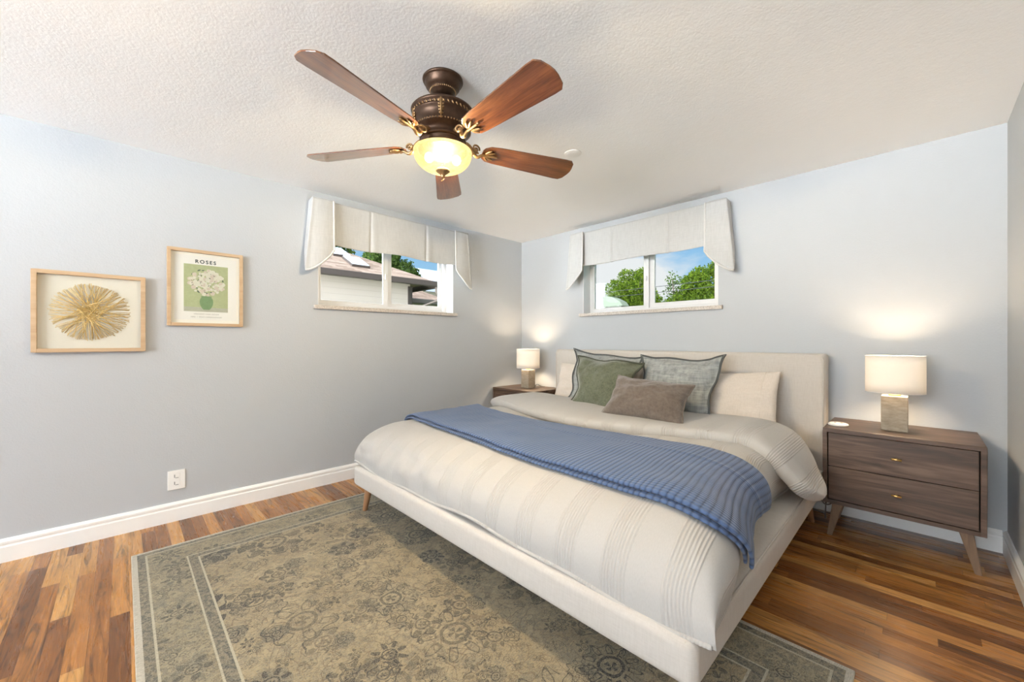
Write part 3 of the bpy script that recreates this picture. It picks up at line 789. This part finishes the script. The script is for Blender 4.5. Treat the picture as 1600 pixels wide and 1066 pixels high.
# ------------------------------------------------------------------ pictures on the left wall
def frame_geo(root, y0, y1, z0, z1, fw, d):
    b = B(); b.box(.0, d, y0, y0+fw, z0, z1).box(0, d, y1-fw, y1, z0, z1).box(0, d, y0+fw, y1-fw, z0, z0+fw).box(0, d, y0+fw, y1-fw, z1-fw, z1)
    obj('frame', b, M_oak_frame, root, bevel=.0015)
def pane_geo(root, y0, y1, z0, z1, x):
    obj('glass', B().box(x, x+.002, y0, y1, z0, z1), M_glass, root)
pa = thing('straw_art_frame', 'square oak shadow box with a round burst of golden straw', 'framed art', (0, -3.48, 1.29))
y0, y1, z0, z1 = -3.700, -3.258, 1.068, 1.508
frame_geo(pa, y0, y1, z0, z1, .020, .034)
obj('backing', B().box(.002, .006, y0+.018, y1-.018, z0+.018, z1-.018), plain('linen_mat', (.72, .66, .585), .9, var=.03, scale=300), pa)
b = B(); r2 = random.Random(3); cy, cz = -3.483, 1.290
for k in range(125):
    a = k/125*PI*2+r2.uniform(-.02, .02); R = .158*r2.uniform(.94, 1.03); off = r2.uniform(-.06, .06); x = r2.uniform(.010, .022)
    st = r2.uniform(-.045, .02); off = r2.uniform(-.045, .045)
    p0 = (x, cy+math.cos(a)*st-math.sin(a)*off, cz+math.sin(a)*st+math.cos(a)*off); p1 = (x-.002, cy+math.cos(a)*R, cz+math.sin(a)*R)
    b.tube([p0, p1], .0016, 5)
so = obj('straw_burst', b, plain('straw', (.72, .50, .21), .6, var=.4, scale=55), pa, smooth=True, merge=False); so['kind'] = 'stuff'
pane_geo(pa, y0+.016, y1-.016, z0+.016, z1-.016, .026)

pb = thing('print_frame', 'oak framed poster reading ROSES above a vase of pale flowers', 'framed art', (0, -2.963, 1.47))
y0, y1, z0, z1 = -3.161, -2.765, 1.226, 1.716
frame_geo(pb, y0, y1, z0, z1, .019, .026)
M_paper = plain('poster_paper', (.80, .755, .72), .8, var=.01)
obj('backing', B().box(.002, .005, y0+.017, y1-.017, z0+.017, z1-.017), plain('cream_mount', (.84, .78, .71), .8, var=.01), pb)
ps = obj('poster', B().box(.005, .0064, y0+.037, y1-.034, z0+.040, z1-.038), M_paper, pb)
pigs = [plain('print_'+n, c, .85, var=.12, scale=70) for n, c in dict(green=(.42, .44, .25), table=(.44, .42, .34), vase=(.20, .30, .15), cream=(.66, .62, .52), blush=(.60, .50, .42), leaf=(.10, .13, .10), pale=(.50, .50, .34)).items()]
b = B(); X = .0068; ya, yb, za, zb_ = -3.079, -2.848, 1.320, 1.624
b.mi = 0; b.poly([(X, ya, za), (X, yb, za), (X, yb, zb_), (X, ya, zb_)])
b.mi = 1; b.poly([(X+.0002, ya, za), (X+.0002, yb, za), (X+.0002, yb, za+.026), (X+.0002, ya, za+.030)])
ym = (ya+yb)/2; vz = za+.014
vase = [(.016, 0), (.024, .010), (.033, .030), (.036, .050), (.033, .068), (.026, .080), (.028, .088)]
b.mi = 2; b.poly([(X+.0004, ym-p, vz+q) for p, q in vase]+[(X+.0004, ym+p, vz+q) for p, q in vase[::-1]])
r3 = random.Random(12)
def blob(yc, zc, r, mi, x, ax=1.0, rot=0.0):
    b.mi = mi; pts = []
    for k in range(9):
        a = 2*PI*k/9; rr = r*r3.uniform(.75, 1.15); p, q = rr*math.cos(a)*ax, rr*math.sin(a)
        pts.append((x, yc+p*math.cos(rot)-q*math.sin(rot), zc+p*math.sin(rot)+q*math.cos(rot)))
    b.poly(pts)
cz = za+.185
for k in range(46):
    a = r3.uniform(0, 2*PI); R = math.sqrt(r3.random()); blob(ym+R*.098*math.cos(a), cz+R*.082*math.sin(a)+.01, r3.uniform(.006, .012), 5 if k % 2 else 6, X+.0006+k*.00001, .45, a)
for k in range(110):
    a = r3.uniform(0, 2*PI); R = math.sqrt(r3.random()); blob(ym+R*.094*math.cos(a), cz+.004+R*.082*math.sin(a), r3.uniform(.007, .015), 3 if k % 3 else 4, X+.0012+k*.00001)
for k in range(26):
    a = r3.uniform(0, 2*PI); R = math.sqrt(r3.random()); blob(ym+R*.08*math.cos(a), cz+R*.07*math.sin(a), r3.uniform(.003, .006), 5, X+.002+k*.00001, .5, a)
obj('still_life_print', b, pigs, ps)
def text(s, size, y, z, m, name, bold=0.0, spacing=1.0):
    cu = bpy.data.curves.new(name, 'FONT'); cu.body = s; cu.size = size; cu.align_x = 'CENTER'; cu.offset = bold; cu.space_character = spacing; cu.extrude = .0001
    o = bpy.data.objects.new(name, cu); COL.objects.link(o)
    dg = bpy.context.evaluated_depsgraph_get(); me = bpy.data.meshes.new_from_object(o.evaluated_get(dg)); bpy.data.objects.remove(o)
    me.transform(Matrix.Translation((.0072, y, z)) @ Matrix(((0, 0, 1, 0), (1, 0, 0, 0), (0, 1, 0, 0), (0, 0, 0, 1))))
    me.transform(Matrix.Translation(-pb.location)); me.materials.clear(); me.materials.append(m)
    q = bpy.data.objects.new(name, me); COL.objects.link(q); q.parent = ps
    return q
M_ink = plain('ink', (.04, .05, .06), .8); M_ink2 = plain('grey_ink', (.32, .30, .28), .8)
text('ROSES', .031, ym-.004, 1.634, M_ink, 'title_lettering', .0009, 1.35)
text('VINCENT VAN GOGH', .0125, ym, 1.300, M_ink2, 'caption_lettering', 0, 1.1)
text('1890  /  POST IMPRESSIONISM', .0115, ym, 1.281, M_ink2, 'caption_lettering', 0, 1.1)
pane_geo(pb, y0+.016, y1-.016, z0+.016, z1-.016, .018)

# ------------------------------------------------------------------ wall outlet
ou = thing('wall_outlet', 'white wall plate with two sockets above the left baseboard', 'wall outlet', (0, -3.113, .255))
obj('plate', B().box(0, .006, -3.157, -3.070, .195, .316), M_white_plastic, ou, bevel=.003)
for zc in (.280, .236):
    s = obj('socket', B().box(.006, .0085, -3.132, -3.098, zc-.016, zc+.016), M_white_plastic, ou, bevel=.001)
    obj('slot', B().box(.0085, .0092, -3.126, -3.121, zc-.009, zc+.010).box(.0085, .0092, -3.120, -3.104, zc-.013, zc-.009), plain('slot_grey', (.30, .30, .29), .6), s)

# ------------------------------------------------------------------ ceiling fan
FX, FY = 1.790, -2.337
fan = thing('ceiling_fan', 'dark bronze ceiling fan with five reddish wooden blades and amber glass bowl light', 'ceiling fan', (FX, FY, H))
def fl_(prof, name, m, par=fan, seg=56, **kw):
    b = B(); b.lathe(prof, (FX, FY), seg); return obj(name, b, m, par, smooth=True, **kw)
cn_ = fl_([(0, H), (.088, H), (.089, H-.006), (.087, H-.010), (.080, H-.012), (.080, H-.016), (.078, H-.020), (.075, H-.032), (.067, H-.043), (.055, H-.049), (.055, H-.055), (.050, H-.057), (.046, H-.063), (.038, H-.069), (.028, H-.073), (.0, H-.074)], 'canopy', M_bronze)
b = B()
for k in range(40):
    a = 2*PI*k/40; b.ball((FX+.0550*math.cos(a), FY+.0550*math.sin(a), H-.052), .0036, sub=1)
obj('bead_ring', b, M_gilt, cn_, smooth=True)
fl_([(.016, H-.08), (.016, 2.165), (.034, 2.160), (.034, 2.150), (.0, 2.148)], 'downrod', M_bronze)
mt = fl_([(0, 2.156), (.06, 2.155), (.118, 2.152), (.134, 2.147), (.139, 2.141), (.137, 2.134), (.129, 2.129), (.127, 2.122), (.131, 2.118), (.130, 2.112), (.123, 2.108), (.121, 2.085), (.119, 2.068), (.122, 2.063), (.120, 2.056), (.108, 2.050), (.098, 2.038), (.096, 2.026), (.102, 2.018), (.100, 2.010), (0, 2.008)], 'motor_housing', M_bronze)
b = B()
for k in range(44):
    a = 2*PI*k/44; q = Matrix.Rotation(a, 3, 'Z') @ Matrix.Rotation(.6, 3, 'X')
    b.ball((FX+.131*math.cos(a), FY+.131*math.sin(a), 2.124), .0062, (.6, .55, 1.35), q, 1)
obj('rope_trim', b, M_gilt, mt, smooth=True)
b = B()
for k in range(60):
    a = 2*PI*k/60; b.ball((FX+.122*math.cos(a), FY+.122*math.sin(a), 2.060), .0038, sub=1)
obj('bead_trim', b, M_gilt, mt, smooth=True)
for k in range(5):
    a = math.radians(-2+36+72*k); b = B(); R = Matrix.Rotation(a, 3, 'Z')
    for i in range(6):
        z = 2.135-.012*i; s = 1-.10*i
        for sd in (-1, 1):
            b.ball(Vector((FX, FY, 0))+R @ Vector((.128-.0008*i, sd*.010*s, z)), .009, (.5, 1.25*s, .55), R @ Matrix.Rotation(sd*.75, 3, 'X'), 1)
    b.tube([Vector((FX, FY, 0))+R @ Vector((.131, 0, z)) for z in (2.142, 2.10, 2.062)], [.006, .004, .003], 8)
    b.ball(Vector((FX, FY, 0))+R @ Vector((.126, 0, 2.058)), .006, sub=1)
    obj('leaf_ornament', b, M_gilt, mt, smooth=True)
fl_([(.0, 2.011), (.097, 2.011), (.100, 2.002), (.096, 1.996), (.097, 1.982), (.104, 1.976), (.108, 1.970), (.104, 1.966), (.0, 1.966)], 'light_fitter', M_bronze)
bw = [(.105, 1.972)] + [(.128*math.cos(q)**.75 if q < 1.5 else .0, 1.962-.080*math.sin(q)**1.0) for q in [PI/2*i/18 for i in range(18)]] + [(.012, 1.882)]
bw[1] = (.1290, 1.968)
bowl = fl_(bw, 'glass_bowl', M_bowl)
BULBS = ((-.030, -.052, 1.938), (.030, .052, 1.938))
for dx, dy, z in BULBS:
    b = B(); b.ball((FX+dx, FY+dy, z), .021, (1, 1, 1.1)); obj('bulb', b, M_fan_bulb, fan, smooth=True)
fn_ = fl_([(0, 1.893), (.030, 1.890), (.031, 1.884), (.024, 1.877), (.014, 1.870), (.008, 1.860), (.009, 1.855), (0, 1.851)], 'finial', M_gilt, seg=32)
b = B(); b.tube([(FX+.0075*math.cos(q), FY+.0075*math.sin(q)*.7, 1.846+.0075*math.sin(q)) for q in [2*PI*k/20 for k in range(20)]], .0018, 6, closed=True)
obj('pull_ring', b, M_gilt, fn_, smooth=True)
blade_out = [(.185, -.018), (.192, -.034), (.215, -.050), (.26, -.056), (.42, -.064), (.60, -.0735), (.632, -.0725), (.650, -.055), (.660, -.022), (.663, .0)]
blade_out = blade_out+[(r, -w_) for r, w_ in blade_out[-2::-1]]
ZBL = 2.000; PIT = math.radians(13)
def bladepos(k, r, w_, dz=0):
    a = math.radians(-2+72*k)
    z = ZBL-math.sin(PIT)*w_+dz; w2 = math.cos(PIT)*w_
    return Vector((FX+r*math.cos(a)-w2*math.sin(a), FY+r*math.sin(a)+w2*math.cos(a), z))
BL = []
for k in range(5):
    # each blade keeps its grain along its own length: mesh built along +x, object turned
    b = B(); n = len(blade_out)
    def loc_(r, w_, dz): return Vector((r, math.cos(PIT)*w_, -math.sin(PIT)*w_+dz))
    lo_ = [b.bm.verts.new(loc_(r, w_, -.003)) for r, w_ in blade_out]; hi_ = [b.bm.verts.new(loc_(r, w_, .003)) for r, w_ in blade_out]
    b.bm.faces.new(lo_); b.bm.faces.new(hi_[::-1])
    for i in range(n): b.bm.faces.new([lo_[i], hi_[i], hi_[(i+1) % n], lo_[(i+1) % n]])
    bmesh.ops.recalc_face_normals(b.bm, faces=b.bm.faces)
    me = bpy.data.meshes.new('blade'); b.bm.to_mesh(me); b.bm.free(); me.materials.append(M_blade)
    o = bpy.data.objects.new('blade', me); COL.objects.link(o); o.parent = fan
    o.location = (0, 0, ZBL-H); o.rotation_euler = (0, 0, math.radians(-2+72*k))
    dbv = o.modifiers.new('bevel', 'BEVEL'); dbv.width = .0015; dbv.segments = 2; dbv.limit_method = 'ANGLE'
    # curved iron with a leaf of five lobes clasping the blade
    b = B()
    arm = [bladepos(k, r, 0, dz) for r, dz in ((.090, .030), (.118, .022), (.140, .000), (.150, -.018), (.166, -.022), (.182, -.012), (.20, -.009), (.26, -.006))]
    b.tube([interp([tuple(p) for p in arm], q/24) for q in range(25)], [lerp(.010, .0055, q/24) for q in range(25)], 10)
    for sd in (-1, 1):
        cc = bladepos(k, .150, sd*.012, .004)
        sp = [bladepos(k, .150+.020*(1-q/22)*math.cos(q*.55), sd*(.010+.020*(1-q/22)*abs(math.sin(q*.28))), .002+.014*(1-q/22)*math.sin(q*.55)) for q in range(20)]
        b.tube(sp, .0042, 8)
    a = math.radians(-2+72*k)
    for ang, ln in ((0, .060), (.42, .052), (-.42, .052), (.85, .040), (-.85, .040)):
        r_ = .196+ln*.55*math.cos(ang); w_ = ln*.75*math.sin(ang)
        q = Matrix.Rotation(a, 3, 'Z') @ Matrix.Rotation(-PIT, 3, 'X') @ Matrix.Rotation(ang, 3, 'Z')
        b.ball(bladepos(k, r_, w_, -.008), .010, (ln/.020, .62, .45), q, 2)
    obj('blade_iron', b, M_gilt, fan, smooth=True)
for dx, dy, z in ((.052, -.030, 1.993), (-.052, .030, 1.993)):
    ld = bpy.data.lights.new('fan_light', 'POINT'); ld.energy = FAN_WATTS/2; ld.color = (1, .88, .69); ld.shadow_soft_size = .02
    lo = bpy.data.objects.new('fan_light', ld); COL.objects.link(lo); lo.parent = fan; lo.location = (dx, dy, z-.048-H)

b = B(); b.lathe([(0, H), (.052, H), (.052, H-.0015), (.049, H-.003), (0, H-.003)], (1.776, -1.368), 40)
tag(obj('ceiling_cover_plate', b, M_ceil, smooth=True), 'faint white round cover plate on the ceiling beside a fan blade', 'cover plate')

# ------------------------------------------------------------------ outside: neighbouring houses, trees, garden
M_grass = plain('lawn', (.10, .17, .05), .95, var=.4, scale=6)
struct('ground', B().box(-60, 60, -7.5, 60, -.6, -.35), M_grass)
def siding_material():
    m, t = mat('lap_siding'); x, y, z = t.xyz(t.obj())
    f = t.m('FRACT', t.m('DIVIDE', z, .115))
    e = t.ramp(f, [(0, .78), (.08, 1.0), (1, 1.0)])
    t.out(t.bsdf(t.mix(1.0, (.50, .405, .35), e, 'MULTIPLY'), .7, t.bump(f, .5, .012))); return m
def shingle_material(name, c1, c2, c3):
    m, t = mat(name); o = t.obj()
    br = t.n('ShaderNodeTexBrick', {'Vector': t.comb(t.xyz(o)[1], t.m('MULTIPLY', t.xyz(o)[2], 2.2)), 'Color1': (0, 0, 0, 1), 'Color2': (1, 1, 1, 1), 'Mortar': (.3, .3, .3, 1), 'Scale': 1.0, 'Mortar Size': .006, 'Brick Width': .22, 'Row Height': .10})
    f = t.m('ADD', t.m('MULTIPLY', t.m('MULTIPLY', br.outputs[0], 1.0), .5), t.m('MULTIPLY', t.noise(o, 14, 4, .7), .5))
    t.out(t.bsdf(t.ramp(f, [(.2, c1), (.5, c2), (.8, c3)]), .9)); return m
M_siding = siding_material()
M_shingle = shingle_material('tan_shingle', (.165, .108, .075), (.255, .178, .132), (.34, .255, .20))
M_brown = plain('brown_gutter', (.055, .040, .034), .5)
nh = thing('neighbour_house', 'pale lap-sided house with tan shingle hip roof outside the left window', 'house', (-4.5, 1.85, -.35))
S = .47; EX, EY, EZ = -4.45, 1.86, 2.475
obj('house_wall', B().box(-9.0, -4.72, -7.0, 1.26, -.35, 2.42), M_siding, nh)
RL = 3.2; b = B()
e0 = (EX, EY, EZ); e1 = (EX, -9, EZ); r0 = (EX-RL, EY-RL, EZ+S*RL); r1 = (EX-RL, -9, EZ+S*RL); e2 = (EX-2*RL, EY, EZ); e3 = (EX-2*RL, -9, EZ)
b.poly([e0, e1, r1, r0]); b.poly([e0, r0, e2]); b.poly([e2, r0, r1, e3]); b.poly([e1, e3, r1]); b.poly([e0, e2, e3, e1])
obj('hip_roof', b, M_shingle, nh)
b = B(); b.box(EX-.02, EX+.10, -9, EY+.06, EZ-.105, EZ+.012); b.box(EX-2*RL, EX-.02, EY-.04, EY+.06, EZ-.105, EZ+.012)
obj('gutter', b, M_brown, nh, bevel=.01)
obj('corner_board', B().box(-4.74, -4.69, 1.20, 1.30, -.35, 2.36), M_brown, nh)
b = B(); b.tube([(EX+.03, EY-.10, EZ-.08), (EX+.02, EY-.10, EZ-.20), (EX+.01, EY-.04, EZ-.30), (EX-.03, EY+.04, EZ-.38), (EX-.22, EY-.35, EZ-.55), (EX-.24, EY-.5, EZ-2.6)], .035, 10)
obj('downspout', b, plain('brown_downspout', (.13, .10, .085), .5), nh, smooth=True)
M_sky_reflection = plain('skylight_reflection', (.70, .77, .86), .25)  # sky reflection put into the pane's pale base colour
for (yy, up) in ((-.14, 1.03), (.01, .42)):
    b = B(); 
    def rp(dx, dy, h): return Vector((EX-up-dx, yy+dy, EZ+S*(up+dx)+h))
    pts = [rp(0, 0, -.01), rp(0, .38, -.01), rp(.54, .38, -.01), rp(.54, 0, -.01)]
    b.prism(pts, (.02, 0, .055)); fr = obj('skylight', b, M_brown, nh)
    b = B(); sh_ = Vector((.02, 0, .045)); b.prism([rp(.012, .02, 0)+sh_, rp(.012, .36, 0)+sh_, rp(.53, .36, 0)+sh_, rp(.53, .02, 0)+sh_], (.006, 0, .016))
    obj('skylight_pane', b, M_sky_reflection, fr)
ph = thing('garden_shed', 'low brown hip-roofed outbuilding behind the neighbouring house corner', 'shed', (-7.2, 2.4, -.35))
b = B(); g0, g1, g2, g3 = (-6.0, 3.28, 2.25), (-6.0, 1.95, 2.25), (-6.84, 1.95, 2.70), (-6.84, 2.44, 2.70); g4 = (-7.68, 3.28, 2.25); g5 = (-7.68, 1.95, 2.25)
b.poly([g0, g1, g2, g3]); b.poly([g0, g3, g4]); b.poly([g4, g3, g2, g5]); b.poly([g0, g4, g5, g1]); b.poly([g1, g5, g2])
obj('shed_roof', b, M_shingle, ph)
b = B(); b.box(-6.02, -5.93, 1.95, 3.33, 2.13, 2.26).box(-7.68, -6.02, 3.24, 3.33, 2.13, 2.26); obj('shed_gutter', b, plain('grey_gutter', (.10, .085, .075), .5), ph, bevel=.02)
obj('shed_wall', B().box(-7.6, -6.12, 2.0, 3.15, -.35, 2.24), M_siding, ph)
fh = thing('far_house', 'distant grey roofed house beyond the brown shed', 'house', (-15, 9.5, -.35))
b = B(); b.prism([(-13.2, 6.6, 3.55), (-13.2, 13, 3.55), (-16, 13, 5.05), (-16, 6.6, 5.05)], (0, 0, .12)); obj('far_roof', b, plain('slate_roof', (.38, .42, .52), .8), fh)
obj('far_wall', B().box(-15.8, -13.6, 6.8, 12.8, -.35, 3.6), M_siding, fh)

def leaf_material(name, c1, c2):
    m, t = mat(name)
    f = t.noise(t.obj(), 9, 4, .7)
    col = t.mix(t.ramp(f, [(.36, 0.0), (.64, 1.0)]), c1, c2)
    mx = t.n('ShaderNodeMixShader', {0: .35, 1: t.n('ShaderNodeBsdfDiffuse', {0: col}).outputs[0], 2: t.n('ShaderNodeBsdfTranslucent', {0: col}).outputs[0]})
    t.out(mx); return m
M_leaf1 = leaf_material('leaf_bright', (.014, .036, .005), (.125, .175, .018))
M_leaf2 = leaf_material('leaf_dark', (.025, .05, .012), (.095, .14, .035))
M_bark = plain('bark', (.12, .09, .07), .9, var=.3)
def tree(label, base, blobs, n, ls, m, seed, name='leafy_tree'):
    r = random.Random(seed); root = thing(name, label, 'tree', base)
    shoots = []
    for cx, cy, cz, R in blobs:          # leading shoots that break the outline of the crown
        for _ in range(7):
            a = r.uniform(0, 2*PI); e = r.uniform(.1, 1.4)
            shoots.append((cx+R*.95*math.cos(a)*math.cos(e), cy+R*.95*math.sin(a)*math.cos(e), cz+R*.95*math.sin(e), R*r.uniform(.18, .34)))
    trunk_blobs = blobs; blobs = blobs+shoots
    tot = sum(q[3]**2.6 for q in blobs); b = B()
    for cx, cy, cz, R in blobs:
        for _ in range(int(n*R**2.6/tot)):
            v = Vector((r.gauss(0, 1), r.gauss(0, 1), r.gauss(0, 1))).normalized()*(r.random()**.30)*R
            v *= 1+.35*nz(v.x*2.2+cx, v.y*2.2+cy, v.z*2.2+cz)
            c = Vector((cx, cy, cz))+Vector((v.x, v.y, v.z*.95)); a = Vector((r.gauss(0, 1), r.gauss(0, 1), r.gauss(0, .6))).normalized(); k = a.orthogonal().normalized()
            k = Matrix.Rotation(r.uniform(0, 6.28), 3, a) @ k; q = a.cross(k); s = ls*r.uniform(.7, 1.3)
            b.bm.faces.new([b.bm.verts.new(c+k*s), b.bm.verts.new(c+q*s*.5), b.bm.verts.new(c-k*s), b.bm.verts.new(c-q*s*.5)])
    obj('foliage', b, m, root, merge=False)
    b = B(); x, y, z = base; blobs = trunk_blobs; tx, ty, tz, _ = blobs[0]
    b.tube([(x, y, z), (lerp(x, tx, .3), lerp(y, ty, .3), lerp(z, tz, .5)), (tx, ty, tz)], [.13, .10, .04], 10)
    for cx, cy, cz, R in blobs[1:]: b.tube([(lerp(x, tx, .3), lerp(y, ty, .3), lerp(z, tz, .5)), (cx, cy, cz)], [.06, .02], 6)
    obj('trunk', b, M_bark, root, smooth=True)
tree('bushy green tree seen through the left pane above the headboard', (-3.75, 9.2, -.35), [(-3.75, 9.2, 2.55, .62), (-3.35, 9.1, 2.95, .50), (-4.25, 9.2, 2.95, .36), (-3.80, 9.1, 3.30, .30), (-3.2, 9.3, 2.45, .55), (-3.30, 9.2, 3.35, .26), (-3.5, 9.0, 2.1, .6)], 17000, .036, M_leaf1, 1)
tree('bright leafy tree rising at the right edge of the window above the headboard', (-1.0, 9.2, -.35), [(-1.0, 9.2, 2.75, .60), (-.75, 9.3, 3.25, .42), (-1.55, 9.1, 2.80, .38), (-1.3, 9.0, 3.05, .30), (-1.75, 9.2, 2.42, .42), (-.5, 9.2, 2.9, .5), (-1.2, 9.0, 2.2, .55), (-.7, 9.2, 3.6, .25), (-2.1, 9.2, 2.2, .4)], 19000, .036, M_leaf1, 2)
tree('thin sparse shrub between the two trees behind the window mullion', (-3.05, 11.5, -.35), [(-3.05, 11.5, 3.0, .55), (-3.25, 11.5, 3.5, .28), (-2.85, 11.5, 2.65, .5)], 750, .05, M_leaf2, 3, 'sparse_shrub')
tree('dark green tree standing behind the shingled roof outside the left window', (-9.8, 3.7, -.35), [(-9.8, 3.5, 3.3, .85), (-9.6, 2.9, 3.7, .60), (-9.6, 4.1, 3.4, .42), (-10.0, 3.4, 4.1, .5), (-9.6, 4.35, 3.15, .35)], 14000, .05, M_leaf2, 4)
tree('green treetops along the ridge of the shingled roof outside the left window', (-11.5, 1.2, -.35), [(-11.5, 1.2, 4.4, .9), (-11.3, 2.2, 4.5, .6), (-11.4, .3, 4.7, .7), (-11.6, -.6, 4.9, .7)], 7000, .07, M_leaf2, 5)
wh = thing('white_outbuilding', 'plain white wall standing left of the trees beyond the window above the headboard', 'outbuilding', (-5.0, 9.4, -.35))
obj('outbuilding_wall', B().box(-5.9, -4.86, 9.4, 10.5, -.35, 3.25), plain('white_stucco', (.45, .445, .43), .8), wh)
obj('parapet_cap', B().box(-5.95, -4.84, 9.35, 10.55, 3.25, 3.29), plain('cap_white', (.5, .5, .49), .6), wh)
sr = thing('low_roofed_shed', 'low pale roof beside the white wall, under the bushy tree', 'shed', (-3.4, 7.7, -.35))
b = B(); b.prism([(-3.72, 7.5, 2.22), (-3.02, 7.5, 2.22), (-3.12, 7.5, 2.36), (-3.38, 7.5, 2.50), (-3.72, 7.5, 2.58)], (0, .4, 0)); obj('pale_roof', b, plain('pale_green_roof', (.13, .15, .11), .8), sr)
obj('shed_body', B().box(-3.68, -3.08, 7.52, 7.88, -.35, 2.22), plain('shed_paint', (.1, .1, .08), .8), sr)
up = thing('utility_pole', 'wooden utility pole carrying two thin wires across the view of the bushy tree', 'utility pole', (-9, 8.2, -.35))
b = B(); b.tube([(-9, 8.2, -.35), (-9, 8.2, 3.6)], [.11, .09], 12); obj('post', b, M_bark, up, smooth=True)
for z0_ in (2.78, 2.60):
    b = B(); b.tube([(-9+12*i/20, 8.2, z0_+.10*(i/20-.42)**2*4) for i in range(21)], .008, 6)
    obj('wire', b, M_black, up, smooth=True)
